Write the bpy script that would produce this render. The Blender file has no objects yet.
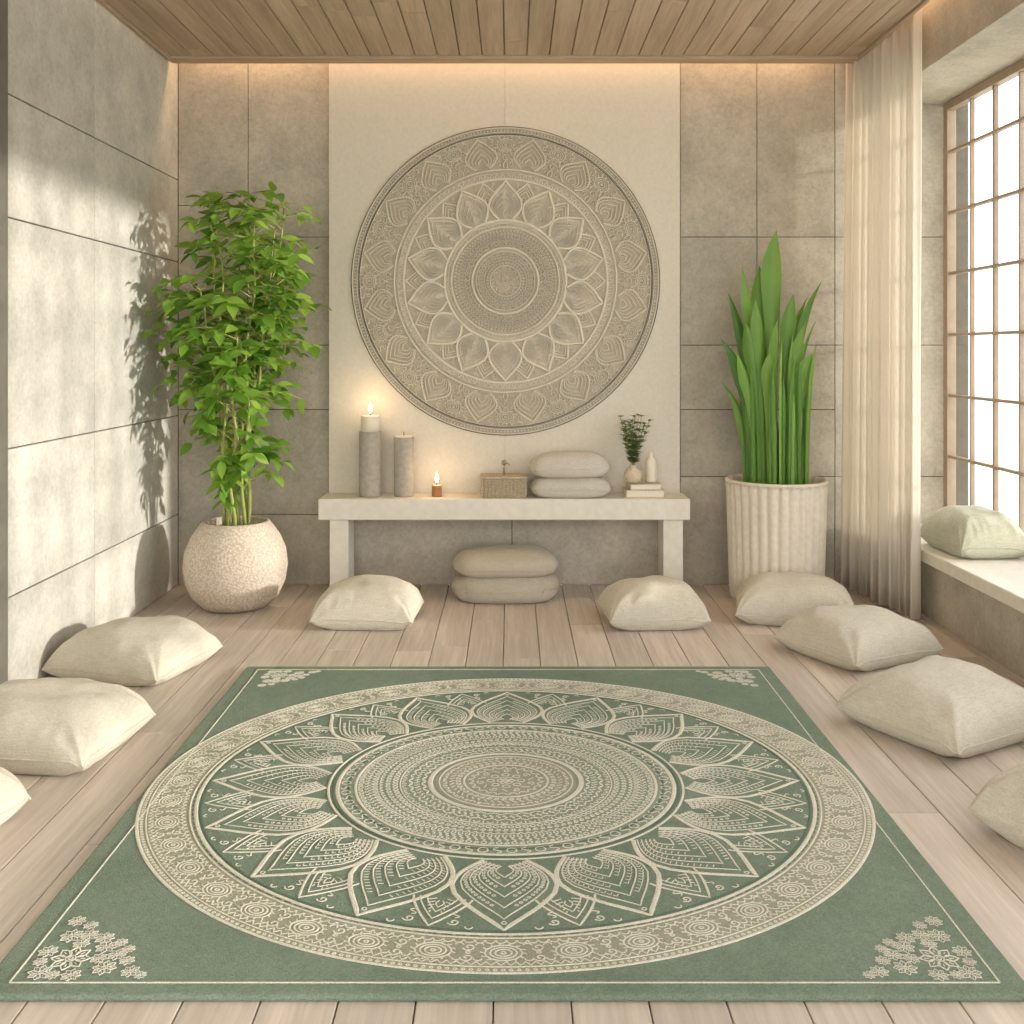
import bpy, bmesh, math, random
from mathutils import Vector, Matrix, noise
R=random.Random(7)
pi=math.pi
F=1040.0; H=1.3; YB=5.753
# ------------------------------------------------------------ helpers
def link(o):
    bpy.context.scene.collection.objects.link(o); return o
def empty(name,loc=(0,0,0)):
    e=bpy.data.objects.new(name,None); e.location=loc; e.empty_display_size=.1; return link(e)
def mesh_obj(name,v,f,mat,smooth=False,parent=None,loc=None,sub=0,bevel=0):
    m=bpy.data.meshes.new(name); m.from_pydata([tuple(p) for p in v],[],f); m.update()
    if mat: m.materials.append(mat)
    if smooth:
        m.polygons.foreach_set('use_smooth',[True]*len(m.polygons))
    o=link(bpy.data.objects.new(name,m))
    if loc: o.location=loc
    if parent: o.parent=parent
    if bevel:
        b=o.modifiers.new('b','BEVEL'); b.width=bevel; b.segments=2; b.limit_method='ANGLE'
    if sub:
        s=o.modifiers.new('s','SUBSURF'); s.levels=sub; s.render_levels=sub
    return o
def boxes(name,L,mat,bevel=0,parent=None,loc=None):
    v=[];f=[]
    for (x0,x1,y0,y1,z0,z1) in L:
        n=len(v)
        v+=[(x0,y0,z0),(x1,y0,z0),(x1,y1,z0),(x0,y1,z0),(x0,y0,z1),(x1,y0,z1),(x1,y1,z1),(x0,y1,z1)]
        f+=[(n,n+3,n+2,n+1),(n+4,n+5,n+6,n+7),(n,n+1,n+5,n+4),(n+1,n+2,n+6,n+5),(n+2,n+3,n+7,n+6),(n+3,n,n+4,n+7)]
    return mesh_obj(name,v,f,mat,False,parent,loc,0,bevel)
def lathe(name,prof,mat,seg=48,parent=None,loc=None,rf=None,smooth=True,sub=0):
    v=[];f=[]
    for (r,z) in prof:
        for i in range(seg):
            a=2*pi*i/seg; rr=r if rf is None else rf(r,z,a)
            v.append((rr*math.cos(a),rr*math.sin(a),z))
    for j in range(len(prof)-1):
        for i in range(seg):
            k=(i+1)%seg
            f.append((j*seg+i,j*seg+k,(j+1)*seg+k,(j+1)*seg+i))
    if prof[0][0]>1e-4: f.append(tuple(range(seg))[::-1])
    return mesh_obj(name,v,f,mat,smooth,parent,loc,sub)
def tube(v,f,pts,rad,seg=6):
    n0=len(v); N=len(pts)
    for i,p in enumerate(pts):
        p=Vector(p); a=Vector(pts[max(i-1,0)]); b=Vector(pts[min(i+1,N-1)])
        t=(b-a).normalized() if (b-a).length>1e-9 else Vector((0,0,1))
        up=Vector((0,0,1)) if abs(t.z)<.9 else Vector((1,0,0))
        s=t.cross(up).normalized(); u=s.cross(t)
        r=rad[i] if hasattr(rad,'__len__') else rad
        for k in range(seg):
            q=2*pi*k/seg
            v.append(tuple(p+s*math.cos(q)*r+u*math.sin(q)*r))
    for i in range(N-1):
        for k in range(seg):
            m=(k+1)%seg
            f.append((n0+i*seg+k,n0+i*seg+m,n0+(i+1)*seg+m,n0+(i+1)*seg+k))
    f.append(tuple(n0+k for k in range(seg))[::-1]); f.append(tuple(n0+(N-1)*seg+k for k in range(seg)))
# ------------------------------------------------------------ materials
def lin(c):
    return tuple(((x/255)/12.92 if x/255<=.04045 else (((x/255)+.055)/1.055)**2.4) for x in c)+(1,)
class M:
    def __init__(s,name,rough=.8,spec=.3):
        s.m=bpy.data.materials.new(name); s.m.use_nodes=True
        s.nt=s.m.node_tree; s.b=s.nt.nodes['Principled BSDF']
        s.b.inputs['Roughness'].default_value=rough; s.b.inputs['Specular IOR Level'].default_value=spec
        s.tc=s.nt.nodes.new('ShaderNodeTexCoord')
    def n(s,t,**k):
        n=s.nt.nodes.new(t)
        for a,b in k.items():
            if a in n.inputs: n.inputs[a].default_value=b
            else: setattr(n,a,b)
        return n
    def l(s,a,b): s.nt.links.new(a,b)
    def map(s,scale=(1,1,1),src=None):
        mp=s.n('ShaderNodeMapping'); mp.inputs['Scale'].default_value=scale
        s.l(src or s.tc.outputs['Object'],mp.inputs[0]); return mp.outputs[0]
    def noise(s,sc,vec=None,det=4,rough=.5):
        n=s.n('ShaderNodeTexNoise'); n.inputs['Scale'].default_value=sc; n.inputs['Detail'].default_value=det; n.inputs['Roughness'].default_value=rough
        s.l(vec or s.tc.outputs['Object'],n.inputs['Vector']); return n.outputs['Fac']
    def ramp(s,fac,stops):
        r=s.n('ShaderNodeValToRGB'); e=r.color_ramp.elements
        while len(e)<len(stops): e.new(.5)
        for i,(p,c) in enumerate(stops): e[i].position=p; e[i].color=c
        s.l(fac,r.inputs[0]); return r.outputs[0]
    def mix(s,a,b,fac,mode='MIX'):
        n=s.n('ShaderNodeMix'); n.data_type='RGBA'; n.blend_type=mode
        for val,i in ((fac,0),(a,6),(b,7)):
            if hasattr(val,'links'): s.l(val,n.inputs[i])
            else: n.inputs[i].default_value=val
        return n.outputs[2]
    def math(s,op,a,b=0):
        n=s.n('ShaderNodeMath'); n.operation=op
        for val,i in ((a,0),(b,1)):
            if hasattr(val,'links'): s.l(val,n.inputs[i])
            else: n.inputs[i].default_value=val
        return n.outputs[0]
    def col(s,c):
        if hasattr(c,'links'): s.l(c,s.b.inputs['Base Color'])
        else: s.b.inputs['Base Color'].default_value=c
    def bump(s,h,st=.3,d=.01):
        b=s.n('ShaderNodeBump'); b.inputs['Strength'].default_value=st; b.inputs['Distance'].default_value=d
        s.l(h,b.inputs['Height']); s.l(b.outputs[0],s.b.inputs['Normal'])
def g(v): return (v,v,v,1)
def simple(name,c,rough=.8,nsc=30,var=.12,bump=.1,spec=.3,metal=0):
    m=M(name,rough,spec); n=m.noise(nsc)
    c=lin(c); d=tuple(x*(1-var) for x in c[:3])+(1,); e=tuple(min(1,x*(1+var)) for x in c[:3])+(1,)
    m.col(m.ramp(n,[(.3,d),(.7,e)])); m.bump(n,bump,.003); m.b.inputs['Metallic'].default_value=metal
    return m.m
def concrete(name,c1,c2):
    m=M(name,.85,.25)
    geo=m.n('ShaderNodeNewGeometry')
    a=m.noise(1.3,det=6,rough=.6); b=m.noise(4,det=10,rough=.75); c=m.noise(50,det=5,rough=.75)
    base=m.ramp(a,[(.3,lin(c1)),(.7,lin(c2))])
    base=m.mix(base,m.ramp(b,[(.36,g(.68)),(.6,g(1.0))]),.75,'MULTIPLY')
    base=m.mix(base,m.ramp(c,[(.34,g(.78)),(.6,g(1.0))]),.75,'MULTIPLY')
    base=m.mix(base,m.ramp(geo.outputs['Random Per Island'],[(0,g(.88)),(1,g(1.0))]),1.0,'MULTIPLY')
    vo=m.n('ShaderNodeTexVoronoi'); vo.inputs['Scale'].default_value=18; m.l(m.tc.outputs['Object'],vo.inputs['Vector'])
    pit=m.ramp(vo.outputs['Distance'],[(.03,g(0)),(.08,g(1))])
    base=m.mix(base,m.mix(g(.6),g(1),pit),.7,'MULTIPLY')
    m.col(base)
    h=m.math('ADD',m.math('MULTIPLY',b,1.0),m.math('ADD',m.math('MULTIPLY',c,.3),m.math('MULTIPLY',pit,.3)))
    m.bump(h,.4,.013); return m.m
def wood(name,c1,c2,rough=.6,axis='y'):
    m=M(name,rough,.35); geo=m.n('ShaderNodeNewGeometry')
    off=m.n('ShaderNodeVectorMath'); off.operation='ADD'
    m.l(m.tc.outputs['Object'],off.inputs[0])
    cmb=m.n('ShaderNodeCombineXYZ'); rr=m.math('MULTIPLY',geo.outputs['Random Per Island'],37)
    for i in range(3): m.l(rr,cmb.inputs[i])
    m.l(cmb.outputs[0],off.inputs[1])
    sc=(14,1.0,14) if axis=='y' else (1.0,14,14)
    v=m.map(sc,off.outputs[0]); v2=m.map((sc[0]*5,sc[1]*3,sc[2]*5),off.outputs[0])
    a=m.noise(1.0,v,6,.6); b=m.noise(1.0,v2,4,.6)
    col=m.ramp(a,[(.3,lin(c1)),(.7,lin(c2))])
    col=m.mix(col,m.ramp(b,[(.35,g(.78)),(.65,g(1))]),.75,'MULTIPLY')
    col=m.mix(col,m.ramp(geo.outputs['Random Per Island'],[(0,g(.85)),(1,g(1.0))]),1.0,'MULTIPLY')
    m.col(col); m.bump(m.math('ADD',a,b),.15,.004); return m.m
def fabric(name,c,sc=260,var=.08,fold=.25):
    m=M(name,.95,.1); c=lin(c)
    v=m.map((1,1,1)); w=m.n('ShaderNodeTexWave'); w.inputs['Scale'].default_value=sc; w.inputs['Distortion'].default_value=1.5; m.l(v,w.inputs['Vector'])
    w2=m.n('ShaderNodeTexWave'); w2.bands_direction='Y'; w2.inputs['Scale'].default_value=sc; w2.inputs['Distortion'].default_value=1.5; m.l(v,w2.inputs['Vector'])
    wv=m.math('MULTIPLY',w.outputs['Fac'],w2.outputs['Fac'])
    n=m.noise(6,det=5); n2=m.noise(170,det=3,rough=.7)
    s1=m.noise(1.0,m.map((20,300,300)),3,.6); s2=m.noise(1.0,m.map((300,20,300)),3,.6)
    col=m.ramp(n,[(.3,tuple(x*(1-var) for x in c[:3])+(1,)),(.7,c)])
    col=m.mix(col,m.ramp(n2,[(.35,g(.84)),(.62,g(1))]),.8,'MULTIPLY')
    col=m.mix(col,m.ramp(s1,[(.36,g(.86)),(.6,g(1))]),.8,'MULTIPLY')
    col=m.mix(col,m.ramp(s2,[(.36,g(.86)),(.6,g(1))]),.8,'MULTIPLY'); m.col(col)
    b=m.math('ADD',m.math('MULTIPLY',wv,.06),m.math('ADD',m.math('MULTIPLY',n,fold*2),m.math('MULTIPLY',n2,.1)))
    m.bump(b,.6,.02)
    m.b.inputs['Sheen Weight'].default_value=.2
    return m.m
def emis(name,c,st):
    m=M(name); m.b.inputs['Base Color'].default_value=lin(c); m.b.inputs['Emission Color'].default_value=lin(c); m.b.inputs['Emission Strength'].default_value=st
    return m.m
def leafmat(name,c1,c2,tr=.35,nsc=6,rough=.4):
    m=M(name,rough,.4); geo=m.n('ShaderNodeNewGeometry')
    col=m.ramp(geo.outputs['Random Per Island'],[(0,lin(c1)),(1,lin(c2))])
    n=m.noise(nsc); col=m.mix(col,m.ramp(n,[(.3,g(.8)),(.7,g(1))]),.6,'MULTIPLY'); m.col(col)
    t=m.n('ShaderNodeBsdfTranslucent'); m.l(m.mix(col,(1,1,.5,1),.4,'MULTIPLY'),t.inputs[0])
    mx=m.n('ShaderNodeMixShader'); mx.inputs[0].default_value=tr
    m.l(m.b.outputs[0],mx.inputs[1]); m.l(t.outputs[0],mx.inputs[2])
    m.l(mx.outputs[0],m.nt.nodes['Material Output'].inputs[0]); return m.m

m_conc=concrete('concrete',(206,203,192),(224,221,211))
m_concb=concrete('concrete_back',(192,184,167),(214,206,189))
m_plas=simple('plaster_warm',(222,214,198),.9,60,.04,.12)
m_floor=wood('floor_wood',(206,192,177),(228,215,201),.5)
m_ceil=wood('ceiling_wood',(180,156,132),(208,186,160),.65)
m_ceilx=wood('ceiling_trim_wood',(186,163,138),(210,187,160),.65,'x')
m_white=simple('bench_stone',(228,223,210),.6,25,.05,.08)
m_lin=fabric('linen',(231,224,205))
m_lin2=fabric('linen_green',(208,208,184))
m_lin3=fabric('linen_grey',(210,200,180))
m_lin4=fabric('linen_light',(230,223,207))
def rugmat(name,c1,c2,bs=.9):
    m=M(name,.95,.08)
    n1=m.noise(230,det=3,rough=.7); n2=m.noise(3,det=4); n3=m.noise(34,det=3)
    cc=m.ramp(n2,[(.3,lin(c1)),(.7,lin(c2))])
    cc=m.mix(cc,m.ramp(n1,[(.34,g(.64)),(.64,g(1.0))]),.85,'MULTIPLY')
    m.col(m.mix(cc,m.ramp(n3,[(.3,g(.88)),(.7,g(1.0))]),.8,'MULTIPLY')); m.bump(n1,bs,.007); return m.m
m_rug=rugmat('rug_green',(138,157,136),(150,167,148))
m_rugband=rugmat('rug_band',(182,184,160),(192,192,170))
m_rugmid=rugmat('rug_mid',(162,174,154),(172,183,163))
m_rugdk=rugmat('rug_dark',(116,138,118),(124,146,128))
m_cream=rugmat('rug_cream',(242,238,218),(250,245,228),.6)
m_relief=simple('relief_cream',(230,222,205),.85,90,.05,.2)
m_disc=simple('relief_ground',(192,181,162),.9,30,.08,.3)
m_discl=simple('relief_ring',(212,202,184),.9,30,.07,.3)
m_pot=M('pot_textured',.9,.2)
vo=m_pot.n('ShaderNodeTexVoronoi'); vo.inputs['Scale'].default_value=90; m_pot.l(m_pot.tc.outputs['Object'],vo.inputs['Vector'])
m_pot.col(m_pot.ramp(vo.outputs['Distance'],[(.1,lin((224,212,196))),(.7,lin((192,178,160)))])); m_pot.bump(m_pot.math('SUBTRACT',1,vo.outputs['Distance']),.5,.005); m_pot=m_pot.m
m_flut=simple('pot_fluted_mat',(222,213,197),.8,40,.07,.1)
m_soil=simple('soil',(60,45,34),.95,60,.3,.8)
m_leaf=leafmat('leaf_green',(90,140,44),(164,202,86),.42)
m_blade=leafmat('blade_green',(84,134,52),(146,188,88),.3,5)
m_stem=simple('stem_green',(158,164,92),.6,30,.15,.2)
m_candle_h=simple('candle_stone',(176,168,156),.8,40,.12,.2)
m_wax=simple('wax',(240,230,210),.4,20,.03,.02)
m_wick=simple('wick',(40,30,25),.9)
m_flame=emis('flame',(255,210,135),14)
m_amber=simple('amber_cup',(170,120,80),.4,20,.1,.02)
m_wick2=simple('wicker',(190,174,148),.85,120,.25,.8)
m_book=simple('book_cover',(206,194,172),.7,20,.06,.05)
m_page=simple('pages',(232,224,206),.9,200,.08,.2)
m_metal=simple('window_metal',(150,132,112),.5,20,.08,.05,.4)
m_dark=simple('dark_trim',(110,108,98),.7,20,.1,.05)
m_back=simple('panel_backing',(100,95,85),.9,20,.1,.05)
m_lawn=simple('pale_lawn_mat',(226,226,216),.95,5,.1,.3)  # lawn toned neutral pale so its bounce light adds no green
m_brass=simple('brass',(170,150,110),.35,20,.05,.02,.5,.6)
m_glass=M('window_glass'); 
tr=m_glass.n('ShaderNodeBsdfTransparent'); gl=m_glass.n('ShaderNodeBsdfGlossy'); gl.inputs['Roughness'].default_value=.02
mx=m_glass.n('ShaderNodeMixShader'); mx.inputs[0].default_value=.04
m_glass.l(tr.outputs[0],mx.inputs[1]); m_glass.l(gl.outputs[0],mx.inputs[2]); m_glass.l(mx.outputs[0],m_glass.nt.nodes['Material Output'].inputs[0]); m_glass=m_glass.m
m_cur=M('curtain_sheer',.95,.1); 
wv=m_cur.noise(200,det=2); m_cur.col(lin((236,230,219))); m_cur.bump(wv,.2,.002)
t=m_cur.n('ShaderNodeBsdfTranslucent'); t.inputs[0].default_value=lin((242,237,226))
tp=m_cur.n('ShaderNodeBsdfTransparent')
x1=m_cur.n('ShaderNodeMixShader'); x1.inputs[0].default_value=.45; m_cur.l(m_cur.b.outputs[0],x1.inputs[1]); m_cur.l(t.outputs[0],x1.inputs[2])
x2=m_cur.n('ShaderNodeMixShader'); x2.inputs[0].default_value=.08; m_cur.l(x1.outputs[0],x2.inputs[1]); m_cur.l(tp.outputs[0],x2.inputs[2])
m_cur.l(x2.outputs[0],m_cur.nt.nodes['Material Output'].inputs[0]); m_cur=m_cur.m

# ------------------------------------------------------------ room
XL=-1.847; XR=2.0; XW=2.38; ZC=2.855; YN=-1.0; GP=.0024
# floor planks
L=[];x=XL-.05;pw=.155
while x<XR+.05:
    y=YN-R.random()*1.5
    while y<YB:
        ln=R.uniform(1.6,2.6); y1=min(y+ln,YB+.02)
        if y1>YN: L.append((x+.0014,x+pw-.0014,max(y,YN)+.001,y1-.001,-.03,0))
        y+=ln
    x+=pw
boxes('floor',L,m_floor,.0025)
boxes('floor_subfloor',[(XL-.1,XW+.1,YN,YB+.1,-.12,-.022)],m_dark)
# left wall panels
boxes('wall_left_core',[(XL-.15,XL-.012,YN,YB+.1,0,3.05)],m_back)
L=[]
ys=[YN,.2,1.4,2.6,3.8,4.606,YB]; zs=[0,.39,.937,1.787,2.24,3.05]
for i in range(len(ys)-1):
    for j in range(len(zs)-1):
        L.append((XL-.03,XL,ys[i]+GP,ys[i+1]-GP,zs[j]+GP,zs[j+1]-GP))
boxes('wall_left',L,m_conc,.0035)
boxes('trim_1',[(XL-.01,XL+.012,3.71,3.79,.002,2.84)],m_dark,.004)
# back wall
boxes('wall_back_core',[(XL-.15,XW+.15,YB+.012,YB+.15,0,3.05)],m_back)
L=[];GP=.0018
xs=[XL,-1.46,-1.0,.0,.93,1.355,1.786,XW+.05]
zz=[[0,.97,1.327,2.1,3.05],[0,.39,.97,1.327,1.925,3.05],[0,.39,1.3,3.05],[0,.39,1.3,3.05],[0,.6,.97,1.327,1.925,3.05],[0,.6,.97,1.327,1.925,3.05],[0,.6,1.327,1.925,3.05]]
for i in range(len(xs)-1):
    for j in range(len(zz[i])-1):
        L.append((xs[i]+GP,xs[i+1]-GP,YB,YB+.03,zz[i][j]+GP,zz[i][j+1]-GP))
boxes('wall_back',L,m_concb,.002)
YP=5.71
boxes('wall_panel_plaster',[(-1.005,-.0395,YP,YB-.001,.46,2.99),(-.0385,.922,YP,YB-.001,.46,2.99)],m_plas,.001)
# ceiling
L=[];x=-1.81;cw=.118
while x<1.82:
    y=YN-R.random()
    while y<5.5:
        ln=R.uniform(1.4,2.4);y1=min(y+ln,5.5)
        if y1>YN: L.append((x+.002,min(x+cw,1.83)-.002,max(y,YN)+.001,y1-.001,ZC,ZC+.03))
        y+=ln
    x+=cw
boxes('ceiling',L,m_ceil,.004)
boxes('ceiling_backing',[(-1.81,1.83,YN,5.6,ZC+.026,ZC+.05)],m_ceil)
boxes('trim_2',[(-1.815,1.84,5.503,5.605,ZC-.012,ZC+.03)],m_ceilx,.003)
boxes('trim_3',[(1.831,1.85,YN,5.60,ZC-.012,ZC+.05),(-1.83,-1.812,YN,5.60,ZC-.012,ZC+.05)],m_ceil,.003)
boxes('ceiling_upper',[(XL-.15,XW+.15,YN,YB+.15,3.05,3.15)],m_white)
# right wall : lintel, bench, end wall
boxes('wall_right',[(XR,XW+.12,YN,YB-.001,2.66,3.049),(XR,XW+.12,YN,.78,0,2.66),(XW+.02,XW+.12,.78,YB,0,.27)],m_concb,.003)
L=[(XR+.04,XW+.02,.78,YB-.001,0,.28)]
y=.78
while y<YB-.1:
    y1=min(y+1.24,YB-.002); L.append((XR+.02,XR+.05,y+GP,y1-GP,.0,.28)); y=y1
boxes('window_bench_base',L,m_concb,.003)
SZ=.342
boxes('window_bench_sill',[(XR-.03,XW+.04,.785,YB-.002,.282,SZ)],m_white,.006)
# window
win=empty('window_1',(XW,3.2,1.5))
y0,y1,z0,z1=.80,5.74,SZ+.002,2.658
def wb(n,L,m): 
    return boxes(n,[(a-XW,b-XW,c-3.2,d-3.2,e-1.5,f_-1.5) for a,b,c,d,e,f_ in L],m,.003,win)
wb('frame',[(XW,XW+.05,y0,y1,z0,z0+.045),(XW,XW+.05,y0,y1,z1-.045,z1),(XW,XW+.05,y1-.05,y1,z0+.045,z1-.045),(XW,XW+.05,y0,y0+.05,z0+.045,z1-.045)],m_metal)
L=[];y=y1-.05-.262
k=0
while y>y0+.1:
    th=.013 if k%2==0 else .02
    L.append((XW+.01,XW+.035,y-th/2,y+th/2,z0+.045,z1-.045)); y-=.262; k+=1
wb('muntins_vertical',L,m_metal)
L=[]
for i in range(1,7):
    z=z0+.04+(z1-z0-.08)*i/6.7
    L.append((XW+.008,XW+.037,y0+.05,y1-.05,z-.008,z+.008))
wb('muntins_horizontal',L,m_metal)
wb('glass',[(XW+.020,XW+.023,y0+.04,y1-.04,z0+.03,z1-.03)],m_glass)
boxes('outdoor_lawn_ground',[(XW+.3,60,-40,60,-.5,-.3)],m_lawn)  # lawn plane added outside the window, pale for neutral bounce light
# ------------------------------------------------------------ curtain
v=[];f=[]
NU=260;NZ=24
for j in range(NZ+1):
    s=j/NZ; z=.015+(3.0-.015)*s
    for i in range(NU+1):
        u=i/NU
        ph=u*2*pi*10+.6*math.sin(u*7)+.25*math.sin(3*s+u*11)
        amp=.034*(1.0-.35*s)*(.75+.35*math.sin(u*13+1))
        lo=1.81+.02*s
        bx=lo+(1.935-lo)*u; by=5.70-.76*u+.012*math.sin(ph*2+1)*(1-s*.4)
        bx+=amp*math.sin(ph)
        v.append((bx,by,z))
for j in range(NZ):
    for i in range(NU):
        a=j*(NU+1)+i; f.append((a,a+1,a+NU+2,a+NU+1))
cur=mesh_obj('curtain',v,f,m_cur,True)
so=cur.modifiers.new('so','SOLIDIFY'); so.thickness=.002
# ------------------------------------------------------------ ornament generator
PT=[(0,.42),(.1,.68),(.22,.90),(.36,1),(.5,.93),(.64,.73),(.76,.50),(.86,.28),(.94,.11),(1,0)]
def pw_(t):
    for i in range(len(PT)-1):
        if t<=PT[i+1][0]+1e-9:
            a,b=PT[i],PT[i+1]; q=(t-a[0])/(b[0]-a[0]); return a[1]+(b[1]-a[1])*q
    return 0
class Orn:
    def __init__(s,T,ws=1.0): s.v=[];s.f=[];s.T=T;s.ws=ws
    def strip(s,pts,w,closed=False,h=1.0):
        n=len(pts); b=len(s.v); w*=s.ws
        for i in range(n):
            if closed: p0=pts[(i-1)%n];p1=pts[(i+1)%n]
            else: p0=pts[max(i-1,0)];p1=pts[min(i+1,n-1)]
            dx=p1[0]-p0[0];dy=p1[1]-p0[1];l=math.hypot(dx,dy) or 1e-9
            nx,ny=-dy/l*w/2,dx/l*w/2;x,y=pts[i]
            s.v+= [s.T(x+nx,y+ny,0),s.T(x+nx*.5,y+ny*.5,h),s.T(x-nx*.5,y-ny*.5,h),s.T(x-nx,y-ny,0)]
        for i in range(n if closed else n-1):
            a=b+4*i;c=b+4*((i+1)%n)
            for k in range(3): s.f.append((a+k,c+k,c+k+1,a+k+1))
    def ring(s,r,w,h=1.0,n=180,c=(0,0)):
        s.strip([(c[0]+r*math.cos(2*pi*i/n),c[1]+r*math.sin(2*pi*i/n)) for i in range(n)],w,True,h)
    def loc(s,r,th,pts):
        c,q=math.cos(th),math.sin(th)
        return [(c*(r+b)-q*a, q*(r+b)+c*a) for a,b in pts]
    def petal(s,r0,r1,W,th,w,h=1.0,shr=1.0,origin=.35):
        L=r1-r0;P=[]
        T=[i/16 for i in range(17)]
        def tt(t): return origin+(t-origin)*shr
        for t in T: P.append((-W*shr*pw_(t),L*tt(t)))
        for t in T[::-1][1:]: P.append((W*shr*pw_(t),L*tt(t)))
        s.strip(s.loc(r0,th,P),w,False,h)
    def fillpetal(s,r0,r1,W,th,h):
        L=r1-r0; b=len(s.v); T=[i/14 for i in range(15)]
        for t in T:
            for q in s.loc(r0,th,[(-W*pw_(t),L*t),(W*pw_(t),L*t)]): s.v.append(s.T(q[0],q[1],h))
        for i in range(14): s.f.append((b+2*i,b+2*i+1,b+2*i+3,b+2*i+2))
    def glyph(s,kind,r,th,z,w,h=.8):
        if kind=='arc': P=[(z*.45*math.cos(a),z*.5*math.sin(a)-z*.2) for a in [pi*i/6 for i in range(7)]]
        elif kind=='cup': P=[(z*.45*math.cos(a),-z*.5*math.sin(a)+z*.2) for a in [pi*i/6 for i in range(7)]]
        elif kind=='dot':
            s.strip(s.loc(r,th,[(z*.22*math.cos(a),z*.22*math.sin(a)) for a in [2*pi*i/7 for i in range(7)]]),w,True,h);return
        elif kind=='ring':
            s.strip(s.loc(r,th,[(z*.38*math.cos(a),z*.38*math.sin(a)) for a in [2*pi*i/10 for i in range(10)]]),w,True,h);return
        elif kind=='dash': P=[(0,-z*.4),(0,z*.4)]
        elif kind=='bar': P=[(-z*.35,0),(z*.35,0)]
        elif kind=='slash': P=[(-z*.3,-z*.35),(z*.3,z*.35)]
        elif kind=='zig': P=[(-z*.5,-z*.3),(0,z*.35),(z*.5,-z*.3)]
        elif kind=='S': P=[(z*.35*math.sin(q*3.2),z*(q/2)*.9) for q in [-1,-.66,-.33,0,.33,.66,1]]
        elif kind=='drop':
            P=[(-z*.32*pw_(t),z*(t-.5)) for t in [0,.3,.6,.85,1]]+[(z*.32*pw_(t),z*(t-.5)) for t in [.85,.6,.3,0]]
        elif kind=='spiral':
            P=[(z*.45*q*math.cos(q*9),z*.45*q*math.sin(q*9)) for q in [i/12 for i in range(2,13)]]
        s.strip(s.loc(r,th,P),w,False,h)
    def row(s,kinds,r,z,w,h=.8,ph=0,fac=1.0):
        n=max(6,int(2*pi*r/(z*fac))); n-=n%len(kinds)
        for i in range(n): s.glyph(kinds[i%len(kinds)],r,2*pi*(i+ph)/n,z,w,h)
    def rows(s,r0,r1,nr,w,seed,h=.8,zf=1.0):
        rr=random.Random(seed); K=['arc','cup','ring','dash','zig','S','drop','spiral','slash','dot']
        d=(r1-r0)/nr
        for k in range(nr):
            kinds=rr.choice([[rr.choice(K)],[rr.choice(K),rr.choice(K)],[rr.choice(K),rr.choice(K)]])
            s.row(kinds,r0+d*(k+.5),d*.95*zf,w,h,rr.random(),1.05)
    def petalfull(s,r0,r1,W,th,w,gw,h=1.0,kind=0):
        L=r1-r0
        s.petal(r0,r1,W,th,w*1.3,h)
        og=.12
        for sh in (.84,.67,.50,.33,.17): s.petal(r0,r1,W,th,gw*(1.15 if sh>.8 else 1),h*.8,sh,og)
        for sh,m in ((.755,18),(.585,13),(.415,9),(.25,6)):
            for side in (-1,1):
                for q in range(m):
                    t=.03+.87*q/m
                    a=side*W*sh*pw_(t); b=L*(og+(t-og)*sh)
                    ln=W*.105
                    if kind==0: P=[(a-side*ln*.5,b-ln*.35),(a,b+ln*.3),(a+side*ln*.5,b-ln*.35)]
                    elif kind==1: P=[(a-side*ln*.45,b+ln*.1),(a+side*ln*.45,b+ln*.5)]
                    else: P=[(a+ln*.33*math.cos(x),b+ln*.33*math.sin(x)) for x in (0,1.26,2.5,3.77,5.03,6.28)]
                    s.strip(s.loc(r0,th,P),gw*.75,False,h*.7)
        s.glyph('dot',r0+L*.91,th,L*.08,gw*.8,h*.8)
    def motif(s,r,th,z,w,h=.9):
        for q in (1,.72,.45):
            P=[(z*.62*q*math.cos(a),z*.48*q*math.sin(a)) for a in [2*pi*i/14 for i in range(14)]]
            s.strip(s.loc(r,th,P),w,True,h)
        s.glyph('dot',r,th,z*.35,w,h)
        for i in range(14):
            a=2*pi*i/14
            p=[(z*.64*math.cos(a),z*.5*math.sin(a)),(z*.78*math.cos(a+.12),z*.62*math.sin(a+.12))]
            s.strip(s.loc(r,th,p),w,False,h*.8)
    def obj(s,name,mat,parent): return mesh_obj(name,s.v,s.f,mat,False,parent)
def annulus(name,T,r0,r1,h,mat,parent,n=180):
    v=[];f=[]
    for i in range(n):
        a=2*pi*i/n; c,q=math.cos(a),math.sin(a)
        v+=[T(r0*c,r0*q,h),T(r1*c,r1*q,h)]
    for i in range(n):
        k=(i+1)%n; f.append((2*i,2*i+1,2*k+1,2*k))
    return mesh_obj(name,v,f,mat,False,parent)
# ------------------------------------------------------------ wall mandala
SC=YP/F
WR=153.5*SC; wx=(505.5-512)*SC; wz=H+(350-281)*SC
wm=empty('mandala_wall_art',(wx,YP,wz))
def TW(x,y,h): return (x*WR,-.004-.015*h,y*WR)
def TW0(x,y,h): return (x*WR,-h,y*WR)
annulus('ground',TW0,.0005,1.0,.003,m_disc,wm)
annulus('ring_plate_outer',TW0,.66,.715,.0045,m_discl,wm)
annulus('ring_plate_inner',TW0,.355,.395,.0045,m_discl,wm)
pf=Orn(TW0)
o=Orn(TW,.9)
for r,w in ((.995,.010),(.965,.008),(.945,.006),(.722,.016),(.700,.006),(.662,.018),(.395,.022),(.372,.006),(.35,.014),(.215,.018),(.19,.008),(.10,.010)): o.ring(r,w)
o.row(['dot'],.98,.02,.006,.6,0,1.1)
o.row(['zig'],.955,.02,.004,.6)
n=16
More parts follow.
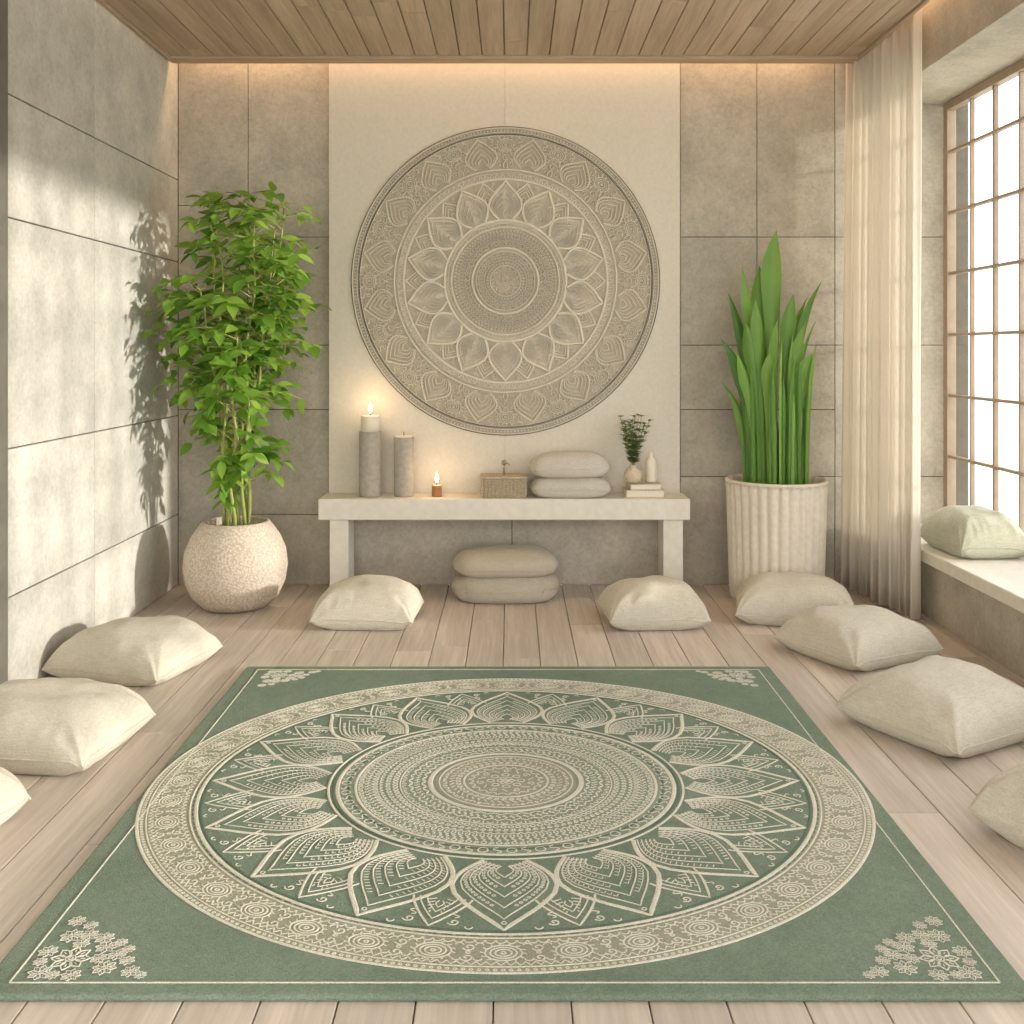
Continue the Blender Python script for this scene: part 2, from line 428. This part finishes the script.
for i in range(n):
    th=2*pi*(i+.5)/n
    o.petal(.735,.935,.105,th,.013,1); 
    for q in (.82,.62,.42,.24): o.petal(.735,.935,.105,th,.008,.8,q,.15)
    for sd in (-1,1):
        for q in range(9):
            t=.05+.8*q/9; o.strip(o.loc(.735,th,[(sd*.105*.86*pw_(t),.2*t*.95),(sd*.105*.98*pw_(t),.2*t+.008)]),.006,False,.8)
    for d,rr_ in ((-.075,.76),(.075,.76)): o.glyph('spiral',rr_,th+d*1.9,.045,.007)
    t2=2*pi*i/n
    o.motif(.885,t2,.085,.008)
    o.glyph('spiral',.80,t2,.055,.008); o.glyph('drop',.757,t2,.05,.008); o.glyph('arc',.832,t2,.09,.008)
    for d in (-.062,.062):
        o.glyph('S',.925,t2+d*1.7,.045,.008); o.glyph('ring',.895,t2+d*1.7,.026,.007)
        o.glyph('ring',.825,t2+d,.026,.006); o.glyph('spiral',.855,t2+d*1.35,.04,.007)
        o.glyph('dot',.79,t2+d*.9,.03,.006); o.glyph('dot',.935,t2+d*.7,.025,.006)
o.row(['drop'],.681,.036,.008,.8,0,1.0)
o.row(['dot'],.711,.014,.004,.8,0,1.1)
NP=14
for i in range(NP):
    th=2*pi*i/NP+pi/2
    pf.fillpetal(.40,.648,.107,th,.0075)
    o.petalfull(.40,.648,.107,th,.016,.0058,1.35,i%3)
for i in range(NP):
    th=2*pi*(i+.5)/NP+pi/2
    for q,w in ((1,.014),(.76,.007),(.52,.007)):
        P=[]
        for k in range(9):
            t=k/8; P.append((-(.078*q)*(1-t**1.3),.54+(.108*q)*t))
        o.strip(o.loc(0,th,P+[(-a,b) for a,b in P[::-1][1:]]),w,False,.6)
    o.glyph('ring',.545,th,.03,.006,.6)
    for d in (-.09,.09): o.glyph('ring',.634,th+d*1.1,.018,.006,.7); o.glyph('S',.612,th+d,.028,.006,.7)
o.row(['bar','dot'],.361,.024,.006)
o.rows(.225,.338,5,.0062,5)
o.rows(.105,.185,4,.0062,9)
o.rows(.0,.095,3,.007,11)
pf.obj('petal_plates',m_discl,wm)
o.obj('relief_lines',m_relief,wm)
od=Orn(TW); od.ring(1.004,.005,.25); od.ring(.952,.003,.9); od.obj('incised_line',m_dark,wm)
# ------------------------------------------------------------ rug
RX0,RX1,RY0,RY1=-1.075,1.045,2.07,4.225
rug=empty('mandala_rug',(0,3.1,0))
boxes('rug_pile',[(RX0,RX1,RY0-3.1,RY1-3.1,.001,.016)],m_rug,.006,rug)
rcx=-.018
def TR(x,y,h): return (rcx+x*1.045,-.0+y*.958,.0165+.0013*h)
def TRr(x,y,h): return (x,y,.0165+.0013*h)
annulus('band_fill',TR,.855,1.0,.2,m_rugband,rug)
annulus('mid_fill',TR,.20,.475,.2,m_rugmid,rug)
annulus('mid_fill_center',TR,.0005,.20,.3,m_rugband,rug)
o=Orn(TR,.9); od=Orn(TR)
for r,w in ((1.0,.010),(.978,.005),(.868,.006),(.852,.012),(.50,.008),(.475,.014),(.425,.010),(.215,.018),(.19,.006),(.12,.009),(.30,.005)): o.ring(r,w,1,240)
for r,w in ((.840,.008),(.4875,.008),(.445,.010)): od.ring(r,w,.6,240)
od.row(['bar'],.86,.03,.004)
o.row(['dot'],.989,.016,.004,.8); o.row(['zig'],.965,.02,.0045,.8); o.row(['arc'],.882,.022,.0045,.8)
n=40
for i in range(n):
    th=2*pi*i/n; o.motif(.925,th,.062,.005)
    t2=th+pi/n
    o.glyph('spiral',.945,t2,.032,.005); o.glyph('spiral',.905,t2,.032,.005); o.glyph('dot',.925,t2,.02,.005)
    for d in (.35,.65): o.glyph('arc',.95,th+2*pi/n*d,.02,.004); o.glyph('cup',.895,th+2*pi/n*d,.02,.004)
for i in range(16):
    th=2*pi*i/16+pi/2
    o.petalfull(.505,.834,.122,th,.0105,.0042,1.0,i%3)
for i in range(16):
    th=2*pi*(i+.5)/16+pi/2
    for q,w in ((1,.007),(.76,.0045),(.52,.004)):
        P=[(-.068*q*(1-(k/8)**1.35),.705+.125*q*k/8) for k in range(9)]
        o.strip(o.loc(0,th,P+[(-a,b) for a,b in P[::-1][1:]]),w,False,.85)
    o.glyph('drop',.735,th,.03,.004)
    for k in range(5): 
        for sd in (-1,1): o.strip(o.loc(0,th,[(sd*.012,.71+k*.014),(sd*.034*(1-k/7),.718+k*.014)]),.0035,False,.8)
    for d in (-.062,.062):
        o.glyph('spiral',.808,th+d,.030,.0045)
        o.glyph('S',.778,th+d*1.0,.026,.004); o.glyph('arc',.828,th+d*1.7,.018,.004)
o.rows(.435,.47,1,.005,3)
o.rows(.305,.42,6,.0048,21)
o.rows(.225,.298,4,.0048,23)
o.rows(.125,.185,3,.0055,27)
o.rows(.0,.115,4,.0055,31)
o.obj('mandala_lines',m_cream,rug); od.obj('mandala_dark_rings',m_rugdk,rug)
# border and corner ornaments
oc=Orn(TRr,.85)
e=.055
bx0,bx1,by0,by1=RX0+e,RX1-e,RY0-3.1+.04,RY1-3.1-.05
for a,b in (((bx0,by0),(bx1,by0)),((bx1,by0),(bx1,by1)),((bx1,by1),(bx0,by1)),((bx0,by1),(bx0,by0))): oc.strip([a,b],.0055,False,.9)
def corner(cx,cy,sx,sy,sc):
    def ros(px,py,rad):
        px*=sc;py*=sc;rad*=sc
        def T2(x,y,h): return (cx+sx*(px+x*rad),cy+sy*(py+y*rad),.0165+.0013*h)
        k=Orn(T2,.9)
        k.ring(.25,.08,1,14)
        for i in range(8):
            k.petal(.28,1.0,.26,2*pi*i/8,.08); k.glyph('dash',.62,2*pi*i/8,.3,.06)
        k.ring(.12,.07,1,8)
        n=len(oc.v); oc.v+=k.v; oc.f+=[tuple(i+n for i in q) for q in k.f]
    ros(.10,.10,.05)
    for px,py,rd in ((.20,.06,.03),(.06,.20,.03),(.17,.15,.028),(.15,.19,.026),(.05,.04,.03),(.27,.045,.024),(.045,.27,.024),(.21,.115,.024),(.105,.205,.024),(.03,.13,.025),(.13,.03,.025),(.245,.09,.02),(.09,.25,.02),(.17,.10,.022),(.10,.165,.022),(.03,.085,.018),(.085,.03,.018),(.30,.03,.016),(.20,.17,.018),(.23,.14,.018)):
        ros(px,py,rd)
corner(bx0+.005,by0,1,1,.84); corner(bx1-.005,by0,-1,1,.84)
corner(bx0+.03,by1,1,-1,.72); corner(bx1-.03,by1,-1,-1,.72)
oc.obj('border_and_corners',m_cream,rug)
# ------------------------------------------------------------ cushions
def cushion(name,loc,w,d,h,rot=0,mat=None,seed=0,pinch=.05,rnd=.06,N=44,parent=None,fl=.33,tilt=(0,0),pe=4.2,pp=.5,wr=1.0):
    rr=random.Random(seed); off=Vector((rr.random()*50,rr.random()*50,rr.random()*50))
    v=[];f=[];idx={}
    ph0=rr.random()*6
    cx,cy=rr.uniform(-.2,.2),rr.uniform(-.2,.2)
    def P(u,v_,side):
        x=w/2*u*(1-pinch*(1-v_*v_)*u*u); y=d/2*v_*(1-pinch*(1-u*u)*v_*v_)
        if rnd:
            k=math.sqrt(max(0,1-rnd*u*u*v_*v_)); x*=k;y*=k
        t=(max(0,1-abs(u)**pe)*max(0,1-abs(v_)**pe))**pp
        t=t*(.86+.14*(1-(u-cx)**2*.7)*(1-(v_-cy)**2*.7))
        m=max(abs(u),abs(v_)); cr=(u*u*v_*v_)
        zc=-.05*h*m**4-.04*h*cr**2
        p=Vector((x*6,y*6,side))+off
        nz=noise.noise(p)*.017+noise.noise(p*2.2)*.010
        ang=math.atan2(1.04-abs(v_),1.04-abs(u)); dc=math.hypot(1.04-abs(v_),1.04-abs(u))
        cre=.010*math.sin(ang*10+ph0+(u>0)*2+(v_>0)*1.3)*max(0,1-dc/.8)*min(1,dc*5)
        s_=(u if abs(v_)>abs(u) else v_)
        cre+=.0045*math.sin(s_*24+ph0+2*math.sin(s_*5+ph0))*max(0,(m-.65)/.35)*(1-m**20)
        edge=min(1,(1-m)*5)
        if side>0: z=zc+h*(1-fl)*1.0*t+(nz*edge+cre)*(h/.2)*wr
        else:
            z=zc-h*(fl+.14)*t+cre*.5*wr; z=max(z,-fl*h)
        return (x,y,z+fl*h)
    for side in (1,-1):
        for j in range(N+1):
            for i in range(N+1):
                u=math.sin(pi/2*(2*i/N-1)); vv=math.sin(pi/2*(2*j/N-1))
                if side<0 and (i in(0,N) or j in (0,N)): idx[(side,i,j)]=idx[(1,i,j)]; continue
                idx[(side,i,j)]=len(v); v.append(P(u,vv,side))
        for j in range(N):
            for i in range(N):
                q=(idx[(side,i,j)],idx[(side,i+1,j)],idx[(side,i+1,j+1)],idx[(side,i,j+1)])
                f.append(q if side>0 else q[::-1])
    loop=[v[idx[(1,i,0)]] for i in range(N)]+[v[idx[(1,N,j)]] for j in range(N)]+[v[idx[(1,N-i,N)]] for i in range(N)]+[v[idx[(1,0,N-j)]] for j in range(N)]
    loop.append(loop[0]); tube(v,f,loop,.0035,6)
    zmin=min(p[2] for p in v)
    v=[(a,b,c-zmin) for a,b,c in v]
    o=mesh_obj(name,v,f,mat or m_lin,True,parent,loc,1)
    o.rotation_euler=(math.radians(tilt[0]),math.radians(tilt[1]),math.radians(rot)); return o
CU=[(-.685,4.98,.49,.41,.20,-3),(.67,4.98,.48,.41,.20,4),(1.365,5.03,.57,.40,.21,-12),
    (1.475,4.45,.52,.49,.19,28),(1.49,3.57,.55,.51,.20,30),(1.565,2.72,.53,.47,.215,24),
    (-1.535,4.24,.53,.49,.19,-15),(-1.52,3.38,.55,.47,.205,-8),(-1.59,2.74,.44,.42,.20,-10)]
for i,(x,y,w,d,h,r) in enumerate(CU):
    cushion('floor_cushion',(x,y,.001),w,d,h,r,m_lin,i+1)
cushion('window_cushion',(2.188,4.94,SZ+.002),.34,.46,.205,3,m_lin2,33)
st=empty('stacked_floor_cushions',(-.036,5.49,0))
cushion('cushion_lower',(0,0,.001),.545,.40,.15,0,m_lin3,41,-.04,.45,parent=st,fl=.48,pe=5,pp=.42,wr=.5)
cushion('cushion_upper',(0,0,.128),.54,.39,.13,3,m_lin3,42,-.03,.35,parent=st,fl=.42,pe=4,wr=.6)
# ------------------------------------------------------------ wall bench/table
yt0,yt1=5.48,5.708; TZ=.515
tb=empty('console_bench',(-.04,5.59,0))
def bb(n,L,m,bv): return boxes(n,[(a+.04,b+.04,c-5.59,d-5.59,e,f_) for a,b,c,d,e,f_ in L],m,bv,tb)
bb('top',[(-1.022,.94,yt0,yt1,TZ-.112,TZ)],m_white,.006)
bb('leg_1',[(-.965,-.865,5.50,5.70,.001,TZ-.112)],m_white,.004)
bb('leg_2',[(.80,.905,5.50,5.70,.001,TZ-.112)],m_white,.004)
S=5.58/F
def TX(px): return (px-512)*S
def candle(name,px,y,hold_h,wax_h,r,flame=True,hm=m_candle_h):
    e=empty(name,(TX(px),y,TZ+.001))
    lathe('holder',[(r*.96,0),(r*1.0,.006),(r*.97,hold_h*.5),(r*1.0,hold_h-.008),(r*.97,hold_h),(r*.88,hold_h),(r*.86,hold_h-.01),(.001,hold_h-.01)],hm,32,e)
    zt=hold_h-.01+wax_h
    lathe('wax',[(r*.84,hold_h-.01),(r*.84,zt-.006),(r*.78,zt),(r*.5,zt-.006),(.001,zt-.007)],m_wax,32,e)
    lathe('wick',[(.0022,zt-.008),(.0018,zt+.015),(.0005,zt+.017)],m_wick,8,e)
    if flame:
        lathe('flame',[(.0008,zt+.010),(.008,zt+.022),(.0105,zt+.032),(.008,zt+.046),(.003,zt+.06),(.0003,zt+.07)],m_flame,12,e)
        l=bpy.data.lights.new(name+'_light','POINT'); l.energy=.8 if r>.03 else .5; l.color=(1,.72,.46); l.shadow_soft_size=.015
        lo=link(bpy.data.objects.new('flame_light',l)); lo.parent=e; lo.location=(0,-.03,zt+.075)
    return e
candle('pillar_candle',370,5.59,.345,.10,.060)
candle('pillar_candle.001',403.5,5.60,.315,.022,.054,False)
tl=candle('votive_candle',437,5.57,.06,.012,.027,True,m_amber)
# wicker box
wbx=empty('wicker_box',(TX(504),5.59,TZ+.001))
L=[(-.118,.118,-.07,.07,0,.006)]
for k in range(9):
    z=.004+k*.0105; ofs=.003*(k%2)
    L+=[(-.12-ofs,.12+ofs,-.073-ofs,-.065,z,z+.009),(-.12-ofs,.12+ofs,.065,.073+ofs,z,z+.009),(-.12-ofs,-.112,-.065,.065,z,z+.009),(.112,.12+ofs,-.065,.065,z,z+.009)]
for k in range(13):
    x=-.115+k*.0192; L+=[(x-.003,x+.003,-.079,-.070,0,.097)]
boxes('basket_weave',L,m_wick2,.002,wbx)
boxes('lid',[(-.128,.128,-.08,.08,.099,.112)],m_wick2,.004,wbx)
v=[];f=[];tube(v,f,[(0,0,.11),(0,0,.15),(.003,0,.17),(.02,0,.178),(.03,0,.165)],.004,8)
mesh_obj('handle',v,f,m_brass,True,wbx)
lathe('knob',[(.001,.165),(.011,.17),(.014,.18),(.011,.19),(.001,.195)],m_brass,16,wbx)
# folded cushions on bench
sc2=empty('stacked_small_cushions',(TX(570.5),5.585,TZ))
cushion('small_cushion_lower',(0,0,.001),.425,.21,.118,0,m_lin4,51,-.02,.25,24,sc2,.45,pe=4,wr=.6)
cushion('small_cushion_upper',(-.004,0,.108),.42,.21,.135,1,m_lin4,52,-.02,.3,24,sc2,.42,pe=4,wr=.6)
# books
bk=empty('book_stack',(TX(644),5.59,TZ+.001))
for k,(w,d,h,z,r) in enumerate(((.205,.15,.040,0,0),(.165,.13,.030,.0405,4))):
    b1=boxes('book_cover_%d'%k,[(-w/2,w/2,-d/2,d/2,z,z+.004),(-w/2,w/2,-d/2,d/2,z+h-.004,z+h),(-w/2,-w/2+.004,-d/2,d/2,z+.004,z+h-.004)],m_book,.001,bk); 
    b2=boxes('book_pages_%d'%k,[(-w/2+.004,w/2-.004,-d/2+.004,d/2-.004,z+.004,z+h-.004)],m_page,0,bk)
    b1.rotation_euler.z=b2.rotation_euler.z=math.radians(r)
vz=TZ+.0725
va=empty('bud_vase_with_sprig',(TX(633),5.57,vz))
lathe('vase',[(.02,0),(.038,.012),(.048,.035),(.046,.055),(.03,.075),(.017,.085),(.02,.098),(.017,.098),(.014,.085),(.001,.08)],simple('vase_ceramic',(216,198,170),.6,60,.1,.1),28,va)
vv=[];ff=[];lv=[];lf=[]
def leaf(lv,lf,p,dr,up,L,W,curl=.15,rows=4):
    dr=dr.normalized(); s=dr.cross(up)
    if s.length<1e-3: s=dr.cross(Vector((1,0,0)))
    s.normalize(); n=s.cross(dr).normalized(); b=len(lv)
    for k in range(rows+1):
        t=k/rows; w=W*math.sin(pi*min(1,t*.94+.04)**.8)*.5
        if k==rows: w=W*.02
        c=p+dr*L*t-n*(curl*L*t*t)
        lv+= [tuple(c-s*w+n*w*.25),tuple(c),tuple(c+s*w+n*w*.25)]
    for k in range(rows):
        a=b+3*k; lf+=[(a,a+1,a+4,a+3),(a+1,a+2,a+5,a+4)]
rs=random.Random(5)
for k in range(24):
    a=2*pi*k/24+rs.uniform(-.2,.2); lean=rs.uniform(.05,.36); hh=rs.uniform(.13,.275)
    pts=[]
    for q in range(8):
        t=q/7; pts.append(Vector((math.cos(a)*lean*hh*1.2*t**1.1+0.004*math.cos(a),math.sin(a)*lean*hh*.6*t*t,.085+hh*t)))
    tube(vv,ff,pts,.0016,5)
    for q in range(1,8):
        for sd in range(4):
            aa=rs.uniform(0,2*pi); leaf(lv,lf,pts[q],Vector((math.cos(aa),math.sin(aa),.5)),Vector((0,0,1)),.032,.018,.1,3)
mesh_obj('sprig_stems',vv,ff,m_stem,True,va); mesh_obj('sprig_leaves',lv,lf,leafmat('sprig_leaf',(118,142,98),(156,176,128)),True,va)
lathe('ceramic_bottle',[(.024,0),(.03,.01),(.03,.10),(.026,.12),(.012,.135),(.012,.16),(.009,.16),(.001,.15)],m_wax,24,None,(TX(652),5.625,vz))
# ------------------------------------------------------------ left potted tree
PL=(-1.40,5.27,0)
pt=empty('potted_tree',PL)
prof=[(.13,.001),(.165,.01),(.215,.06),(.247,.13),(.259,.21),(.25,.29),(.22,.36),(.185,.41),(.168,.432),(.158,.436),(.148,.428),(.150,.39),(.001,.385)]
lathe('pot',prof,m_pot,64,pt)
lathe('soil',[(.17,.386),(.09,.398),(.001,.402)],m_soil,32,pt)
sv=[];sf=[];lv=[];lf=[]
rt=random.Random(12)
env=[(.60,.18,.03),(.80,.28,.04),(1.0,.36,.0),(1.15,.42,-.03),(1.35,.46,-.02),(1.55,.45,.03),(1.75,.43,.07),(1.95,.33,.05),(2.08,.18,.03)]
def envl(z):
    for i in range(len(env)-1):
        if z<=env[i+1][0]:
            a,b=env[i],env[i+1]; t=max(0,(z-a[0])/(b[0]-a[0])); return a[1]+(b[1]-a[1])*t,a[2]+(b[2]-a[2])*t
    return env[-1][1:]
def clampp(p):
    p.x=max(p.x,-1.81-PL[0]); p.y=min(p.y,5.70-PL[1]); return p
tops=[2.02,1.92,1.95,1.75,1.88,1.6,1.85,1.5,1.98]
for k in range(9):
    a=2*pi*k/9+rt.uniform(-.3,.3); r0=rt.uniform(.02,.075)
    top=tops[k]; lx=math.cos(a)*rt.uniform(.06,.22)+.03; ly=math.sin(a)*rt.uniform(.05,.18)
    pts=[]
    NS=15
    for q in range(NS+1):
        t=q/NS; z=.38+(top-.38)*t
        pts.append(clampp(Vector((math.cos(a)*r0+lx*t**1.8+.012*math.sin(q*1.1+k),math.sin(a)*r0+ly*t**1.8+.012*math.cos(q*.9+k),z))))
    tube(sv,sf,pts,[.0085*(1-.7*q/NS)+.002 for q in range(NS+1)],7)
    for q in range(1,NS+1):
        nb=2 if q<7 else (3 if q%2 else 2)
        for b_ in range(nb):
            p=pts[q]; er,ex=envl(p.z)
            if p.z<.56 or (p.z<1.0 and rt.random()<.6): continue
            an=rt.uniform(0,2*pi); ln=rt.uniform(.45,1.0)*er
            tgt=Vector((ex+math.cos(an)*ln,math.sin(an)*ln*.85,p.z+rt.uniform(-.04,.13)))
            tgt.z=min(tgt.z,2.08)
            tgt=p+(tgt-p)*min(1,.42/max(.05,(tgt-p).length)); tgt=clampp(tgt)
            bp=[]
            for w_ in range(6):
                t=w_/5; c=p.lerp(tgt,t); c.z+=.05*math.sin(pi*t*.8)-.04*t*t; bp.append(clampp(c))
            tube(sv,sf,bp,[.0035,.003,.0026,.0022,.0018,.001],5)
            for w_ in range(2,6):
                for sd in (-1,1):
                    if rt.random()<.2: continue
                    dr=(bp[w_]-bp[w_-1]).normalized(); side=dr.cross(Vector((0,0,1))).normalized()*sd
                    d2=(dr*rt.uniform(.2,.8)+side*rt.uniform(.5,1)+Vector((0,0,rt.uniform(-.6,.3))))
                    q0=bp[w_]
                    L_=rt.uniform(.06,.112)
                    if (q0+d2.normalized()*L_).x<-1.835-PL[0]: continue
                    if (q0+d2.normalized()*L_).y>5.74-PL[1]: continue
                    leaf(lv,lf,q0,d2,Vector((rt.uniform(-.3,.6),rt.uniform(-1.1,.0),1)),L_,L_*rt.uniform(.42,.6),rt.uniform(.05,.3))
mesh_obj('stems',sv,sf,m_stem,True,pt); mesh_obj('leaves',lv,lf,m_leaf,True,pt)
# ------------------------------------------------------------ right potted snake plant
PR=(1.385,5.45,0)
sp=empty('potted_snake_plant',PR)
def flute(r,z,a):
    if r<.2 or z>.612: return r
    return r*(1-.085*(1-abs(math.cos(a*15))**.55))
prof=[(.225,.001),(.24,.01),(.246,.15),(.252,.35),(.258,.55),(.262,.590),(.262,.611),(.264,.6125),(.262,.622),(.255,.626),(.243,.626),(.238,.61),(.236,.57),(.001,.565)]
lathe('pot',prof,m_flut,15*18,sp,None,flute)
lathe('soil',[(.235,.566),(.12,.575),(.001,.578)],m_soil,32,sp)
bv=[];bf=[]
def blade(bx,by,tx,ty,tz,W,bw=.35,face=0,bend=.0,pk=.72,pwr=2.2):
    N=18;b=len(bv)
    for k in range(N+1):
        t=k/N
        x=bx+(tx-bx)*t**pwr; y=by+(ty-by)*t**pwr; z=.56+(tz-.56)*t
        x+=bend*math.sin(pi*t)
        w=W*(bw+(1-bw)*min(1,(t/pk))**3.0)
        if t>pk: w=W*max(0,1-((t-pk)/(1-pk))**1.8)
        if k==N: w=.0015
        fx=math.cos(face+.6*t-.3);fy=math.sin(face+.6*t-.3)
        for s_,d in ((-1,1),(-.5,.35),(0,0),(.5,.35),(1,1)):
            bv.append((x+fx*s_*w/2-fy*d*w*.28,y+fy*s_*w/2+fx*d*w*.28,z))
    for k in range(N):
        for c in range(4):
            a=b+5*k+c; bf.append((a,a+1,a+6,a+5))
SB=5.42/F
def bl(px,py,wpx,bpx=None,face=0,bw=.35,yy=0,bend=0,pk=.72,pwr=2.2):
    tx=(px-512)*SB-PR[0]; tz=H+(350-py)*SB
    bx=((bpx if bpx else 775+(px-775)*.35)-512)*SB-PR[0]
    blade(bx,yy*.5,tx,yy,tz,wpx*SB,bw,face,bend,pk,pwr)
B=[(778,229,25,772,.1,.28,0,.0,.82,2),(763,264,20,767,-.2,.35,.05,0,.8,2),(742,266,15,758,.3,.4,-.03,.0,.78,3.5),(731,292,12,752,0,.4,.04,.0,.74,4),
(721,338,17,750,.2,.35,-.02,.0,.74,5),(724,382,10,747,0,.5,.03,0,.6,4),(743,322,16,758,-.3,.3,-.08,0,.8,3),(824,280,12,794,.1,.4,.0,-.0,.72,4),(812,296,15,790,.5,.35,.05,0,.77,3.5),
(792,294,17,783,-.1,.3,-.06,0,.82,2.5),(803,322,16,790,.2,.3,-.09,0,.8,3.2),(808,353,24,793,-.1,.22,-.10,0,.84,3),(775,318,15,772,.4,.3,-.10,0,.8,2),(753,300,16,763,.1,.3,-.09,0,.8,2.8),
(786,272,17,779,.8,.35,.06,0,.76,2),(766,352,15,768,.0,.32,-.11,0,.84,2),(735,352,15,754,.3,.3,-.07,0,.78,4),(798,300,13,786,1.0,.4,.08,0,.7,2.5),(820,318,9,798,.3,.5,.02,0,.6,4)]
for q in B: bl(*q)
for k in range(44):
    a=rt.uniform(0,2*pi); r=rt.uniform(.05,.17)
    bx,by=math.cos(a)*r,math.sin(a)*r
    blade(bx,by,bx*rt.uniform(1.0,1.4),by*1.2,rt.uniform(.95,1.5),rt.uniform(.024,.038),.75,rt.uniform(-.8,.8))
mesh_obj('blades',bv,bf,m_blade,True,sp)
# ------------------------------------------------------------ lights
def area(name,loc,rot,sx,sy,e,c):
    l=bpy.data.lights.new(name,'AREA'); l.shape='RECTANGLE'; l.size=sx; l.size_y=sy; l.energy=e; l.color=c
    o=link(bpy.data.objects.new(name,l)); o.location=loc; o.rotation_euler=rot; return o
area('led_strip_back',(0,5.68,3.02),(0,0,0),3.5,.05,11,(1,.62,.36))
area('led_strip_left',(-1.835,2.4,3.02),(0,0,0),.02,6.0,9,(1,.64,.38))
area('led_strip_right',(1.93,2.4,3.02),(0,0,0),.04,6.0,7,(1,.64,.38))
sun=bpy.data.lights.new('sun','SUN'); sun.energy=4.2; sun.angle=math.radians(2.2); sun.color=(1,.94,.84)
so_=link(bpy.data.objects.new('sun',sun))
d=Vector((-1,.17,-.15)); so_.rotation_euler=d.to_track_quat('-Z','Y').to_euler()
w=bpy.data.worlds.new('sky'); bpy.context.scene.world=w; w.use_nodes=True
nt=w.node_tree; bg=nt.nodes['Background']
tc=nt.nodes.new('ShaderNodeTexCoord'); sx=nt.nodes.new('ShaderNodeSeparateXYZ'); nt.links.new(tc.outputs['Generated'],sx.inputs[0])
rp=nt.nodes.new('ShaderNodeValToRGB'); mr=nt.nodes.new('ShaderNodeMapRange'); mr.inputs[1].default_value=-1; nt.links.new(sx.outputs[2],mr.inputs[0])
nt.links.new(mr.outputs[0],rp.inputs[0]); e=rp.color_ramp.elements
e[0].position=.45; e[0].color=(.8,.81,.76,1); e[1].position=.55; e[1].color=(.985,.985,.985,1)
nt.links.new(rp.outputs[0],bg.inputs[0]); bg.inputs[1].default_value=3.4
# ------------------------------------------------------------ camera
cam=bpy.data.cameras.new('camera'); co=link(bpy.data.objects.new('camera',cam))
co.location=(0,0,H); co.rotation_euler=(pi/2,0,0); cam.sensor_width=36; cam.lens=36*F/1024; cam.shift_y=-162/1024; cam.clip_start=.05
bpy.context.scene.camera=co
bpy.context.scene.view_settings.view_transform='Standard'
